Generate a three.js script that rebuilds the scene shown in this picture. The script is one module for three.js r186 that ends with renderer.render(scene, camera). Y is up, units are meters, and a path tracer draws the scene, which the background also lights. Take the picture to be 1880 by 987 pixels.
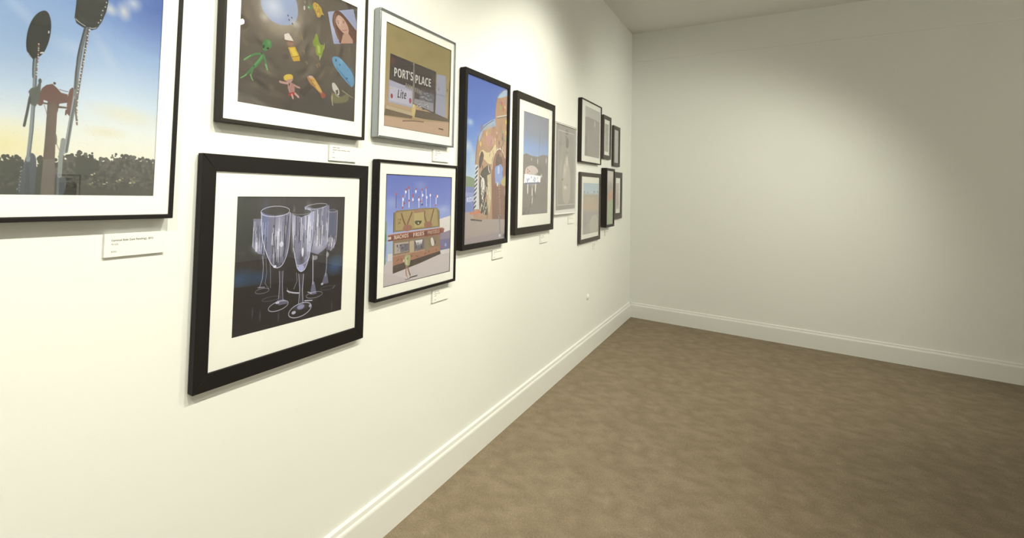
import * as THREE from 'three';
import { mergeGeometries } from 'three/addons/utils/BufferGeometryUtils.js';

// ---------- camera, lights, exposure ----------
// The photograph fills 1200 x 602 of the 1880 x 987 frame; the lens is centred on it and the view runs on to the right and below.
const scene = new THREE.Scene();
scene.background = new THREE.Color(0x000000);
const EYE = 1.326, ROOM = { x1: 5.2, zNear: 3.4, zFar: -6.15, h: 2.973 };
const camera = new THREE.PerspectiveCamera(35.77, 1200 / 602, 0.05, 60);
camera.position.set(1.1, EYE, 0);
camera.quaternion.setFromRotationMatrix(new THREE.Matrix4().makeBasis(
  new THREE.Vector3(0.75429, 0.03132, -0.65579), new THREE.Vector3(-0.00318, 0.99902, 0.04406), new THREE.Vector3(0.65653, -0.03115, 0.75365)));
camera.setViewOffset(1200, 602, 0, 0, 1880, 987);
camera.updateProjectionMatrix();
const renderer = new THREE.WebGLRenderer();
renderer.toneMapping = THREE.LinearToneMapping;
renderer.toneMappingExposure = 1.45;
renderer.shadowMap.enabled = true;
const LAMP_COLOR = new THREE.Color().setRGB(1.0, 0.985, 0.815);
// picture-wall lamps: [x, y, distance along the wall, aim along, aim height, candela, half angle, x of its ceiling mount if not on the track]
const WALL_LAMPS = [
  [1.42, 2.64, -0.75, -0.6, 1.15, 5.8, 0.98],
  [1.40, 2.64, 0.35, 0.45, 1.05, 6.0, 0.95],
  [1.40, 2.64, 1.15, 1.30, 1.00, 5.2, 0.95],
  [1.62, 2.35, 2.17, 2.10, 0.95, 3.8, 0.92],
  [1.30, 2.63, 2.96, 3.25, 0.95, 7.6, 0.94],
  [2.20, 2.46, 4.50, 5.60, 0.40, 7.6, 0.98, 2.2],
];
const FAR_LAMPS = [[3.6, 2.46, -1.2], [3.6, 2.46, 1.0], [3.6, 2.46, 3.0], [3.6, 2.46, 4.8]];

// ---------- helpers ----------
let seed = 20240607;
const rnd = () => { seed = (seed * 1664525 + 1013904223) >>> 0; return seed / 4294967296; };
const taken = {};
const numbered = (n) => { const c = taken[n] = (taken[n] ?? -1) + 1; return c ? n + '_' + String(c).padStart(3, '0') : n; };
function mesh(name, geo, mat, parent = scene) {
  const m = new THREE.Mesh(geo, mat); m.name = name; m.castShadow = m.receiveShadow = true; parent.add(m); return m;
}
function thing(name, label, category, pos, group) {
  const o = new THREE.Group(); o.name = numbered(name); o.position.set(...pos);
  o.userData = { label, category }; if (group) o.userData.group = group; scene.add(o); return o;
}
function struct(name, geo, mat, label) { const m = mesh(name, geo, mat); m.userData = { kind: 'structure', label }; return m; }
const box = (x0, x1, y0, y1, z0, z1) => new THREE.BoxGeometry(x1 - x0, y1 - y0, z1 - z0).translate((x0 + x1) / 2, (y0 + y1) / 2, (z0 + z1) / 2);
function noiseTex(n, base, amp, rep, coarse = 0) {
  const d = new Uint8Array(n * n * 4), cs = 16, grid = Array.from({ length: cs * cs }, () => rnd() - 0.5);
  for (let y = 0; y < n; y++) for (let x = 0; x < n; x++) {
    const gx = x / n * cs, gy = y / n * cs, i = gx | 0, j = gy | 0, fx = gx - i, fy = gy - j, g = (a, b) => grid[(b % cs) * cs + a % cs];
    const lo = (g(i, j) * (1 - fx) + g(i + 1, j) * fx) * (1 - fy) + (g(i, j + 1) * (1 - fx) + g(i + 1, j + 1) * fx) * fy;
    const v = (rnd() - 0.5) * amp + lo * coarse, o = (y * n + x) * 4;
    for (let c = 0; c < 3; c++) d[o + c] = Math.max(0, Math.min(255, base[c] + v));
    d[o + 3] = 255;
  }
  const t = new THREE.DataTexture(d, n, n); t.magFilter = THREE.LinearFilter; t.wrapS = t.wrapT = THREE.RepeatWrapping; t.repeat.set(rep, rep); t.colorSpace = THREE.SRGBColorSpace; t.needsUpdate = true; return t;
}
// uv in metres on every face of a box-like geometry
function metreUV(g) {
  const p = g.attributes.position, n = g.attributes.normal, uv = g.attributes.uv;
  for (let i = 0; i < p.count; i++) {
    const ax = Math.abs(n.getX(i)), ay = Math.abs(n.getY(i));
    if (ay > 0.7) uv.setXY(i, p.getX(i), p.getZ(i)); else if (ax > 0.7) uv.setXY(i, p.getZ(i), p.getY(i)); else uv.setXY(i, p.getX(i), p.getY(i));
  }
  return g;
}

// ---------- materials ----------
const lin = (r, g, b) => new THREE.Color().setRGB(r, g, b);
const std = (o) => new THREE.MeshStandardMaterial(o);
const wallBump = noiseTex(256, [128, 128, 128], 90, 6, 40); wallBump.colorSpace = THREE.NoColorSpace;
const M = {
  wall: std({ color: lin(0.83, 0.835, 0.81), roughness: 0.75, bumpMap: wallBump, bumpScale: 0.0002 }),
  ceiling: std({ color: lin(0.78, 0.77, 0.74), roughness: 0.9, bumpMap: wallBump, bumpScale: 0.0004 }),
  trim: std({ color: lin(0.82, 0.82, 0.80), roughness: 0.4 }),
  carpet: std({ map: noiseTex(512, [132, 117, 97], 46, 1.6, 18), roughness: 0.95 }),
  black: new THREE.MeshPhysicalMaterial({ color: lin(0.011, 0.009, 0.009), roughness: 0.5, specularIntensity: 0.45 }),
  brownBlack: new THREE.MeshPhysicalMaterial({ color: lin(0.024, 0.020, 0.017), roughness: 0.5, specularIntensity: 0.5 }),
  charcoal: new THREE.MeshPhysicalMaterial({ color: lin(0.07, 0.061, 0.055), roughness: 0.5, specularIntensity: 0.6 }),
  silver: std({ color: lin(0.33, 0.35, 0.38), roughness: 0.3, metalness: 0.9 }),
  whiteWood: std({ color: lin(0.78, 0.78, 0.75), roughness: 0.5 }),
  mat: std({ color: lin(0.87, 0.87, 0.84), roughness: 0.85 }),
  greyMat: std({ color: lin(0.30, 0.28, 0.27), roughness: 0.85 }),
  card: std({ color: lin(0.84, 0.84, 0.82), roughness: 0.7 }),
  glass: new THREE.MeshPhysicalMaterial({ color: 0xffffff, transmission: 1, thickness: 0, roughness: 0.0, ior: 1.5 }),
  track: std({ color: lin(0.75, 0.75, 0.73), roughness: 0.5 }),
  bulb: std({ color: lin(0.9, 0.9, 0.85), emissive: LAMP_COLOR, emissiveIntensity: 6, roughness: 0.5 }),
};

// ---------- the room ----------
const T = 0.15, R = ROOM;
struct('wall_left', metreUV(box(-T, 0, 0, R.h, R.zFar - T, R.zNear + T)), M.wall, 'white painted wall that carries the two rows of framed pictures');
struct('wall_far', metreUV(box(0, R.x1, 0, R.h, R.zFar - T, R.zFar)), M.wall, 'plain white end wall beyond the last pictures');
struct('wall_right', metreUV(box(R.x1, R.x1 + T, 0, R.h, R.zFar - T, R.zNear + T)), M.wall, 'white wall facing the picture wall');
struct('wall_near', metreUV(box(0, R.x1, 0, R.h, R.zNear, R.zNear + T)), M.wall, 'white wall behind the viewer');
struct('ceiling', metreUV(box(-T, R.x1 + T, R.h, R.h + T, R.zFar - T, R.zNear + T)), M.ceiling, 'flat white ceiling');
struct('floor', metreUV(box(-T, R.x1 + T, -T, 0, R.zFar - T, R.zNear + T)), M.carpet, 'brown short pile carpet');
struct('trim_1', box(0, R.x1, R.h - 0.30, R.h, R.zFar, R.zFar + 0.012), M.wall, 'slightly raised plaster band along the top of the end wall');
// baseboard: straight board with a small rounded cap
function baseboard(name, len, pos, turn, label) {
  const s = new THREE.Shape(); s.moveTo(0, 0); s.lineTo(0.018, 0); s.lineTo(0.018, 0.118); s.quadraticCurveTo(0.018, 0.128, 0.012, 0.133); s.lineTo(0.010, 0.148); s.lineTo(0, 0.152); s.lineTo(0, 0);
  const g = new THREE.ExtrudeGeometry(s, { depth: len, bevelEnabled: false });
  const m = struct(name, g, M.trim, label); m.position.set(...pos); m.rotation.y = turn; return m;
}
baseboard('baseboard_left', R.zNear - R.zFar, [0, 0, R.zFar], 0, 'white baseboard along the picture wall');
baseboard('baseboard_far', R.x1 - 0.036, [R.x1 - 0.018, 0, R.zFar], -Math.PI / 2, 'white baseboard along the end wall');
baseboard('baseboard_right', R.zNear - R.zFar, [R.x1, 0, R.zNear], Math.PI, 'white baseboard along the facing wall');

// ---------- drawing of the prints: canvas units are millimetres on the paper ----------
const EDGE = 6;
function paper(w, h, res, draw, gamma = 1) {
  const c = document.createElement('canvas'); c.width = Math.round((w + 2 * EDGE) * res); c.height = Math.round((h + 2 * EDGE) * res);
  const g = c.getContext('2d'); g.scale(res, res);
  const W = w + 2 * EDGE, H = h + 2 * EDGE;
  const trace = (p, close, soft) => {
    g.beginPath();
    if (!soft) { for (let i = 0; i < p.length; i += 2) g[i ? 'lineTo' : 'moveTo'](p[i], p[i + 1]); if (close) g.closePath(); return; }
    const n = p.length / 2, X = (i) => p[2 * ((i + n) % n)], Y = (i) => p[2 * ((i + n) % n) + 1];
    if (close) { g.moveTo((X(0) + X(1)) / 2, (Y(0) + Y(1)) / 2); for (let i = 1; i <= n; i++) g.quadraticCurveTo(X(i), Y(i), (X(i) + X(i + 1)) / 2, (Y(i) + Y(i + 1)) / 2); g.closePath(); }
    else { g.moveTo(X(0), Y(0)); for (let i = 1; i < n - 1; i++) g.quadraticCurveTo(X(i), Y(i), i === n - 2 ? X(i + 1) : (X(i) + X(i + 1)) / 2, i === n - 2 ? Y(i + 1) : (Y(i) + Y(i + 1)) / 2); if (n === 2) g.lineTo(X(1), Y(1)); }
  };
  const k = {
    g, W, H,
    P: (col, p, soft = 0) => { trace(p, 1, soft); g.fillStyle = col; g.fill(); },
    S: (col, w, p, soft = 1) => { trace(p, 0, soft); g.strokeStyle = col; g.lineWidth = w; g.lineCap = g.lineJoin = 'round'; g.stroke(); },
    O: (col, w, p, soft = 0) => { trace(p, 1, soft); g.strokeStyle = col; g.lineWidth = w; g.lineJoin = 'round'; g.stroke(); },
    C: (col, c, rx, ry = rx, rot = 0) => { g.beginPath(); g.ellipse(c[0], c[1], rx, ry, rot, 0, 7); g.fillStyle = col; g.fill(); },
    R: (col, w, c, rx, ry = rx, rot = 0, a = 0, b = 6.2832) => { g.beginPath(); g.ellipse(c[0], c[1], rx, ry, rot, a, b); g.strokeStyle = col; g.lineWidth = w; g.stroke(); },
    V: (stops, y0 = 0, y1 = H, x0 = 0, x1 = W) => { const q = g.createLinearGradient(0, y0, 0, y1); stops.forEach(([t, col]) => q.addColorStop(t, col)); g.fillStyle = q; g.fillRect(x0, y0, x1 - x0, y1 - y0); },
    B: (col, c, r, ry = r, rot = 0) => { g.save(); g.translate(c[0], c[1]); g.rotate(rot); g.scale(1, ry / r); const q = g.createRadialGradient(0, 0, 0, 0, 0, r); q.addColorStop(0, col.replace('A', '1')); q.addColorStop(1, col.replace('A', '0')); g.globalAlpha *= k.alpha; g.fillStyle = q; g.fillRect(-r, -r, 2 * r, 2 * r); g.restore(); },
    alpha: 1,
    dots: (cols, n, p0, p1, r, jit = 0) => { for (let i = 0; i < n; i++) { const t = i / (n - 1); k.C(cols[i % cols.length], [p0[0] + (p1[0] - p0[0]) * t + (rnd() - 0.5) * jit, p0[1] + (p1[1] - p0[1]) * t + (rnd() - 0.5) * jit], r); } },
    text: (str, p0, p1, size, col, font = 'bold', squeeze) => { // baseline from p0 to p1, stretched to fit
      g.save(); g.translate(p0[0], p0[1]); g.rotate(Math.atan2(p1[1] - p0[1], p1[0] - p0[0])); g.font = font + ' ' + size + 'px sans-serif'; g.fillStyle = col;
      const L = Math.hypot(p1[0] - p0[0], p1[1] - p0[1]); g.scale(L / g.measureText(str).width, 1); g.fillText(str, 0, 0); g.restore(); },
  };
  draw(k);
  // paper grain
  for (let i = 0; i < W * H / 60; i++) { g.fillStyle = rnd() < 0.5 ? 'rgba(255,255,255,0.035)' : 'rgba(0,0,0,0.045)'; g.fillRect(rnd() * W, rnd() * H, 1.6, 1.6); }
  if (gamma !== 1) { const d = g.getImageData(0, 0, c.width, c.height), q = d.data; for (let i = 0; i < q.length; i++) if (i % 4 < 3) q[i] = 255 * Math.pow(q[i] / 255, gamma); g.putImageData(d, 0, 0); } // pale, high-key prints
  const t = new THREE.CanvasTexture(c); t.colorSpace = THREE.SRGBColorSpace; t.anisotropy = 8;
  return t;
}
const col = (r, g, b, a = 1) => `rgba(${r},${g},${b},${a})`;
const fade = (r, g, b) => `rgba(${r},${g},${b},A)`;
// 1: carnival ride against an evening sky
const artRide = paper(847, 649.5, 1.2, (k) => {
  const { P, S, C, B, V, dots, g } = k;
  V([[0, '#5f80bf'], [0.38, '#7f9fd2'], [0.55, '#a9c4e4'], [0.68, '#cfe0ee'], [0.79, '#eef3ea'], [0.88, '#fdfbe2'], [1, '#f6efc8']]);
  k.alpha = 0.8; B(fade(70, 98, 170), [864.4,211], 210, 130); k.alpha = 0.6; B(fade(150, 180, 215), [548.9,331.3], 160, 200);
  k.alpha = 0.75; B(fade(240, 232, 215), [729.9,253.7], 22, 16, 0.4); B(fade(240, 232, 215), [760.4,250.1], 20, 26, -0.3); B(fade(225, 225, 225), [780.8,226], 26, 22);
  k.alpha = 0.6; k.alpha = 0.28; B(fade(225, 230, 235), [721,346], 62, 18, 0.9); B(fade(215, 225, 238), [556.9,304.1], 80, 16, 0.7); B(fade(225, 235, 240), [657.1,353], 60, 22, 0.1);
  k.alpha = 0.55; B(fade(236, 226, 186), [775.8,477.8], 100, 26, 0.1); B(fade(238, 222, 140), [545.6,560.7], 120, 60); B(fade(233, 220, 180), [734.9,520.4], 60, 16);
  // trees
  const tree = (x, y, r, c) => { for (let i = 0; i < 60; i++) C(c[i % c.length], [x + (rnd() - 0.5) * 2.3 * r, y - 4 + (rnd() - 0.25) * 2.4 * r], r * (0.08 + rnd() * 0.2)); };
  const darkT = ['#23261b', '#1b1e16', '#2e3224', '#15170f'], midT = ['#45433a', '#322f2a', '#57534a', '#2a2924'];
  P('#2c2e24', [354.1,608,542.8,596.5,560.6,591.5,584.3,597.7,599.1,607.7,612.9,585.7,628.4,595.7,648.6,586,691.4,577,738,588.4,773.8,572.3,812.5,577.6,881.6,584.3,886.3,687.5,357.6,685.7]);
  P('#413f38', [646.7,590.5,691.6,581.5,738.2,593.1,776.7,579.4,815.4,582.4,881.6,584.3,886.3,687.5,650.9,682.8]);
  for (const [x, y, r, c] of [[444.6,604], [491.5,597], [546.6,601.4], [564.5,596.5], [578.1,608.4], [618.3,596.2]].map((p) => [...p, 17, darkT])) tree(x, y, r, c);
  for (const p of [[659.3,589.9], [676.3,584.6], [693.8,580.2], [712.1,583.9], [730,594.7], [753.7,590.1], [769.1,577.4], [786.8,580.1], [808.8,582.7], [828.8,584.2], [853.4,585.6]]) tree(p[0], p[1], 16, midT);
  tree(...[698.8,592.6], 20, darkT); P('#292a22', [676,577.8,691.3,574.7,721.2,582.3,724.1,593.7,715.5,609.1,682,613.6,674.1,607.1,676.5,589.1], 1);
  P('#393830', [355.7,642.5,650.9,636.6,883.6,628.2,886.3,687.5,357.6,685.7]); P('#23271f', [355.3,633.9,600.1,628.9,630.6,644.5,632.3,682.5,357.6,685.7]);
  for (const p of [[707.4,632.4], [718.7,627.6], [737.5,630.7], [766.3,624.2], [772.3,621.7], [798.8,618.6], [796.6,627.2], [805.6,625.8], [710,612.8]]) { C('#c9c29a', p, 3.2, 2); C('#b9b48f', [p[0] + 6, p[1] - 3], 2, 1.4); }
  for (let n = 0; n < 420; n++) { const a = [508.9,613], b = [853.3,642.6], x = a[0] + rnd() * (b[0] - a[0]), y = a[1] + rnd() * (b[1] - a[1]); C(n % 3 ? 'rgba(22,23,16,0.5)' : 'rgba(110,106,84,0.4)', [x, y], 1.5 + rnd() * 3, 1 + rnd() * 2); }
  // lower paddle and fog-blue shapes
  P('#3a4252', [581,589.5,584.3,577.7,591.8,574.1,598.7,577.9,602.3,592.6,602,628.8,601.8,666,573.2,665.7,574.4,629.4], 1); P('#2c3541', [583.3,597.7,588.3,580.7,594,665.9,584.5,665.8]); dots(['#8fa0a4', '#6d7a80'], 12, [577.9,603.2], [572.5,650.2], 1.3, 5);
  P('#555c5e', [635.8,600.8,642.6,614.8,658.5,618.8,661.3,634.3,654.1,660.9,637.5,660.8], 1); 
  // tower
  P('#5c463c', [616.1,457.9,633.3,455.3,634.2,475,634.1,540.8,635.1,586.7,641.3,655.3,613,655.4,613.1,592.1,614.8,540.3,615.1,479.7]); P('#513f36', [616.1,457.9,621.1,457.2,619.9,542,619,655.4,613,655.4,614.8,540.3,615.1,479.7]);
  P('#655b52', [613.9,585.6,635,584.5,641.6,660.8,612.3,660.7]); S('#6b6258', 3, [633.8,535.4,636.2,542.8,635.7,553.8]);
  P('#5f322b', [598.8,471.2,600.1,456,603.6,446.9,611.2,439.2,622.1,435.2,630.6,441.5,639.3,450,652,451.5,653.5,461.3,638,467.9,622.8,472.2,602.6,468.5], 0);
  P('#65352c', [653.1,452.4,655.7,440.8,660.9,435.5,666.5,441.4,667.9,470.5,667.7,490.8,659.3,496.2,652.7,490.3,651.9,472.6]); P('#5c352d', [630.4,460.2,653.3,456.8,653.8,467.9,637.2,472.4,634.9,490.3,631.6,486.3]);
  P('#462d27', [598.9,473.3,620.9,474.6,621,477.9,599,476.5]); P('#462d27', [633.3,477.3,652.1,477.1,652.2,480.4,633.5,481.7]); C('#5d322a', [601.8,472.9], 6, 9); C('#4a332d', [626.1,433.4], 2.5);
  S('#5b4b44', 1.2, [635.9,443.9,644.3,445.9,652.8,445.8]); S('#77685c', 1, [609,478.4,614.6,491.7,616,501.3]); S('#77685c', 1, [634.5,549.6,643.6,567.5,648.2,577.2]); S('#502f29', 3, [651.3,483.8,650.7,492.8]);
  // arms
  S('#7f8b90', 7.4, [589,383.1,590.2,454.3,589,534.1,586.7,589.2], 0); S('#4c5558', 2.2, [591,384.8,592.4,459.3,591.9,533.8,589.3,581.6], 0); S('#414a4c', 2.4, [585.5,392.3,584.5,412.7,586.2,428.4]); dots(['#cfd3c4', '#b0563f', '#e8dfc0'], 14, [593.8,360.6], [591.9,427.4], 1.4);
  P('#4a4f4a', [579.8,457,584.3,449.9,593.8,446.3,597.3,437.2,599,431.5,601.2,436.5,601,453.7,599.9,473.2,593.6,484.7,585.7,481.5,579.7,476,582,463]); C('#3d413e', [599.1,433.6], 3, 5); S('#23282b', 4.6, [583.2,469.2,579.8,498.1,576.2,523.8], 0);
  S('#6f7678', 8.5, [681.2,304.1,673.4,350.6,668,402.7,666.8,448.1,663.3,487.9,655.1,566.8], 0); S('#3f4447', 3, [679.1,306.9,669,351.5,665.6,397.5,666.3,436.9]); S('#9aa0a0', 2.4, [664.9,454,660.4,496.1,652.2,572.5], 0); S('#4c5152', 3, [667.4,459.3,662.5,495.9,656.1,566.7], 0);
  S('#54504a', 3.6, [685.9,307.5,679,377.9,672.3,447.3,669.5,481.5,674,510.3], 0); dots(['#efe9d2', '#7b5b52', '#d8c9a8', '#434343'], 40, [687.1,309.5], [672,441.7], 1.5, 2); dots(['#e8e2d0', '#a56455', '#6a5a55'], 14, [671.1,445.2], [674,510.3], 1.5, 2);
  S('#8b8f8c', 9, [648.8,545.1,646.1,578.4,645.8,616.9], 0);
  // paddles
  P('#2c2e2c', [599.6,292.3,607.8,296.5,613.6,314.6,612.9,343.2,606.1,370.8,596.9,385.7,587.4,390.9,583.7,394.8,574.7,386.1,570.3,372.2,570.9,344.6,576.5,321,586.3,302.4], 1); P('#343632', [596.9,299.5,605.2,305.9,609,324.5,605.4,354.7,594.5,375.5,585,381.8,577,372.9,575.8,347.7,581.4,322.9], 1);
  S('#c5cacb', 1.4, [574.6,382.9,579.7,390.3,583.6,393.8]); C('#d6d9d8', [609.5,334.2], 1.4, 3); C('#d6d9d8', [599.5,377.6], 4, 1.6, -0.4); dots(['#d8d0b0', '#b0553c', '#d8d0b0'], 8, [592.9,361.9], [593.2,390.8], 1.5);
  P('#2d2f2c', [658.4,189.7,721.2,168.3,724.4,238.7,720.8,263.4,712.4,286.8,702.8,303.3,692.7,309.3,684.6,304.4,674.7,308,661.3,302.3,656.5,292.3,658.4,262.4], 0); P('#343632', [662.9,193.9,712.1,177.3,713.3,253.7,703.2,286.9,687.8,300.1,674.4,301.3,665.1,290]);
  S('#b9c0c4', 1.6, [658.8,294,667.8,300.7,679,303.5]); S('#c9ced0', 1.6, [688,304.7,694.9,306.5,701.5,301.3]); dots(['#c6cacb', '#555a5c'], 12, [719.8,242.4], [705.9,295.6], 1.6, 4);
});
// 2: toys floating in a brown tunnel of cloud
const artToys = paper(508.5, 397, 2, (k) => {
  const { P, S, C, B, V, g } = k;
  V([[0, '#6b6052'], [0.5, '#675c50'], [1, '#594f47']]);
  const c0 = [151.9,113.1];
  for (let i = 0; i < 260; i++) { const a = rnd() * 6.283, r = 60 + rnd() * 330, p = [c0[0] + Math.cos(a) * r, c0[1] + Math.sin(a) * r * 0.9]; k.alpha = 0.28 + rnd() * 0.3; B(rnd() < 0.5 ? fade(150, 135, 114) : fade(52, 45, 40), p, 16 + rnd() * 30, 8 + rnd() * 10, a + 1.57); }
  k.alpha = 0.85; B(fade(176, 164, 142), c0, 165, 130); k.alpha = 1; B(fade(205, 195, 172), c0, 112, 92);
  P('#a9b7d6', [78.3,74.4,76.3,118.4,93.8,141.6,128.1,157.7,171.6,156.3,216.4,138.5,228.9,105.2,220.2,70.9,197.7,37.8], 1); k.alpha = 0.95; B(fade(226, 232, 243), [125.9,110.7], 62, 46); B(fade(168, 185, 222), [186.2,84], 40, 40); k.alpha = 0.9; B(fade(210, 205, 190), [94.2,150.8], 24, 16); B(fade(214, 208, 194), [216.4,138.5], 26, 16);
  for (const p of [[185.7,121.7], [190.8,133.5], [201.8,124], [204.9,141.4]]) C('#4a4c55', p, 3.2, 2.2, 0.8);
  k.alpha = 0.35; B(fade(58, 50, 45), [491.6,379.8], 150, 110); B(fade(60, 52, 48), [351.6,378.8], 160, 60); B(fade(62, 54, 48), [473.9,13.1], 80, 60);

  // green alien doll
  const gr = '#4e8a4c', gl = '#7cb973';
  P('#3a6a3a', [86.8,255.1,103.4,257.8,72.8,300.9,53.1,301.6], 1); S(gr, 11, [93.2,259.9,79.8,278.1,62.7,296.7], 0); S('#67a763', 4, [89.2,262.3,75.9,280.4,60.7,295.6], 0);
  S(gr, 6, [91,257.3,66.9,259.2,47.7,270.8,29,283.7]); S(gl, 3, [47.7,269.3,32.7,279.9,25.3,285.9]); S(gr, 6, [97.3,260.6,104.1,273.3,106.7,285.2]); S(gl, 6, [104.6,284.1,111.4,296.9], 0);
  S(gr, 6, [60.7,295.6,45.8,313.5,32.9,326.4]); S(gl, 3.4, [34.8,324.5,25.6,332.1,16.4,336.7]); S(gr, 6, [60.8,298.6,53.6,313.6,52.1,323]); S(gl, 4, [50.1,321.8,52.4,329,58.6,335.5]);
  P(gr, [89.6,226.6,95.1,214.4,111.5,209.1,124.4,215.6,125.1,229.7,110.9,240.6,98.8,247.9,88.3,242.4], 1); B(fade(176, 220, 168), [114.1,219.5], 12, 12); C('#1f2a20', [94,234.9], 3.4, 5.5, 0.3); C('#1f2a20', [110.6,236], 5, 2.8, -0.4); C('#2f4a30', [88.8,254.6], 4, 3); C('#2b3a2b', [60.7,295.6], 2.4);
  // toy figure in yellow with a white cap
  P('#f2e6da', [172.8,180.4,190.4,172.9,204.7,184.3,212,192.5,196,194.5,175.7,195.9]); P('#a27a68', [180.3,198.1,207.4,193.5,217.3,206.2,192.3,213.3], 1); P('#7a4a3c', [182.5,196,209.7,193,209.8,196.3,184.8,198.7]);
  P('#d8b136', [190.1,215.4,219.7,207.3,239.7,233,242.7,245.8,214.8,253,205,240.1], 0); P('#edd25a', [197,217.2,215.2,211.6,232.5,231.2,214.1,238.3]); S('#a07e1e', 2, [205.1,241.8,237.3,231.9], 0);
  // yellow spotted dinosaur, small pale toys, green spiny lizard
  P('#c9a545', [289.9,54.4,304.7,46.6,317.9,53.4,331,56.7,336.8,69.1,342.5,78.2,332.1,79.2,327.4,91,312.1,93.3,306.4,80.9,293.2,70.7], 1); for (let i = 0; i < 14; i++) C(i % 2 ? '#ead07a' : '#9b7a2c', [310.9,69.2].map((v, j) => v + (rnd() - 0.5) * (j ? 34 : 22)), 2.4); P('#5f8f5a', [265.9,71.4,280.3,62.2,292.9,63.9,288.3,73.7,271.3,81.9], 1); C('#dad6c6', [254.1,79.8], 4, 7); C('#8f8f80', [255.6,60.8], 5, 5); C('#c9c2ae', [273.3,72.8], 4, 3); S('#d9c27e', 3, [337,72.6,342.5,78.2]);
  P('#8ea23e', [309.3,142.6,319.9,150.5,323.2,165.4,334.1,176.9,347,172.3,352.6,178.1,345.5,195.5,341.1,214,331.1,223,325.4,212,315.2,214.1,309.4,198,311.4,187.2,298.7,186.5,295.6,173.5,305.1,160.9], 1); P('#b7c85e', [316.1,179.2,331.8,182.7,332.8,203.5,322.5,205.6]); S('#c8cf8e', 2, [352.1,167.6,350.3,185.7]); S('#7a8a4a', 2, [303.7,185.4,289.3,198.9]); S('#c3c89a', 3, [333.1,210.4,331.2,224.8]);
  for (const p of [[246.2,167.9], [257.8,209.1], [271.4,240.1], [319.1,241.1], [248.9,174], [329.1,235.6]]) { S('#b79a58', 2, [p[0], p[1], p[0] + 4, p[1] + 10]); C('#8b7a4a', [p[0] - 4, p[1] + 4], 3); }
  // blond baby doll in red shorts
  P('#bd9088', [195,317.3,215.6,317.1,225.6,332,221.9,352.4,205.8,354.8,193.6,337], 1); S('#cfa49a', 7, [197.4,321.8,179.6,324.7,161.8,322.8]); S('#c39890', 6, [220.5,322.9,232.4,327.6,244.2,327.4]); P('#b63a34', [194.4,353.2,223.7,342.2,228.8,351.4,203.9,361.6], 1); S('#d7b0a4', 7, [212.7,353.7,217.7,362.9], 0); S('#d7b0a4', 7, [226.3,348.4,240.8,356.3], 0);
  P('#c79c92', [178.6,303.8,214.6,297.5,215.2,310.6,202,321,183.7,317.5], 1); P('#e3c24a', [174.3,307.8,180.6,300.2,196.1,294.2,212.1,293,217.3,305.3,196.9,310.4,181.5,317.9], 1); B(fade(250, 230, 130), [196.4,300.7], 14, 10); C('#5a3a34', [199.8,324.6], 2.4, 4);
  // orange striped toy rocket
  P('#c08a54', [273.7,287.2,285.7,281.7,303.2,282,329.8,303.4,351.7,326.2,344.2,334.3,317.7,319.2,286.8,305.3], 1); P('#e0b862', [291.1,291,305.9,285,338.1,314.3,349.2,328.4,328.1,322.8]); P('#d9b9a6', [280.9,284.2,300.7,280.7,306.1,288.4,286.2,291.8], 1); P('#a84b3e', [338.9,331.6,354.3,324.1,368,334.4,357.9,344.6,344.7,344.8], 1); C('#5d5aa0', [280.9,284.2], 3); for (let i = 0; i < 7; i++) C('#9c6a34', [306.9,305.5].map((v, j) => v + (rnd() - 0.5) * 26), 2);
  // white and khaki creature
  P('#7f7a56', [389.1,324.2,408.1,317.7,436.8,331.6,470.6,312,488.5,316.8,477.8,340.7,426.5,351.3,393.2,352.2], 1); P('#d9d4ca', [393,289.6,403.7,284.2,420.9,294,435.8,309.9,431,328.8,413.6,316.9,399.5,311.8], 1); P('#5b5140', [413.3,309.7,427.1,305.8,427.7,318.4,419.4,321.4]); S('#a9a484', 3, [447,304.5,470.6,312,506.8,321.7]); S('#bdb69a', 4, [397.6,330.1,395.7,346.5,401.8,360]); S('#d9d4ca', 2, [410.8,317.3,419.8,330.4,433.8,328.4]);
  // blue whale
  P('#6ea6cb', [389,206.1,405.1,197.4,430.4,197.6,459.8,210.2,490.2,228.6,509.3,247.8,513.4,269.7,502.1,288.5,483.8,280.2,456.7,266.2,424.2,246.2,398.2,227.6], 1); P('#4f87b4', [403.6,224.7,427,243.9,462.5,265.2,499.1,287.1,486.4,272.3,444.2,246.3], 1); B(fade(170, 212, 232), [436.6,207.4], 22, 14, 0.8); k.alpha = 0.7; B(fade(120, 175, 215), [490.9,241.6], 20, 30); C('#20405a', [411.3,210.6], 3, 4); C('#3d6c92', [431.5,221.2], 4, 3); C('#355f86', [471,260], 5, 3);
  // portrait snapshot
  P('#a9b2d2', [363.1,62,495.1,16.6,526.1,86.5,522,129.5,397.7,159.2]); g.save(); g.beginPath(); const fr = [363.1,62,495.1,16.6,526.1,86.5,522,129.5,397.7,159.2]; for (let i = 0; i < fr.length; i += 2) g.lineTo(fr[i], fr[i + 1]); g.clip();
  k.alpha = 0.8; B(fade(200, 208, 230), [381.5,107.3], 40, 60); P('#6b4636', [387.9,69.7,395.3,51.4,411.7,43.3,434.6,46.2,464.3,60.5,507.5,83.5,526.4,94.1,528.3,131.9,422.7,155.4,424.5,133.1,401.1,113.3,386.2,91.7], 1); P('#8a6049', [390.8,72.5,398.2,54.2,409.4,53,399.7,84.6,409.3,111.2,427.3,132.5,422.2,144.6,398.3,113.9], 1);
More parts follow.
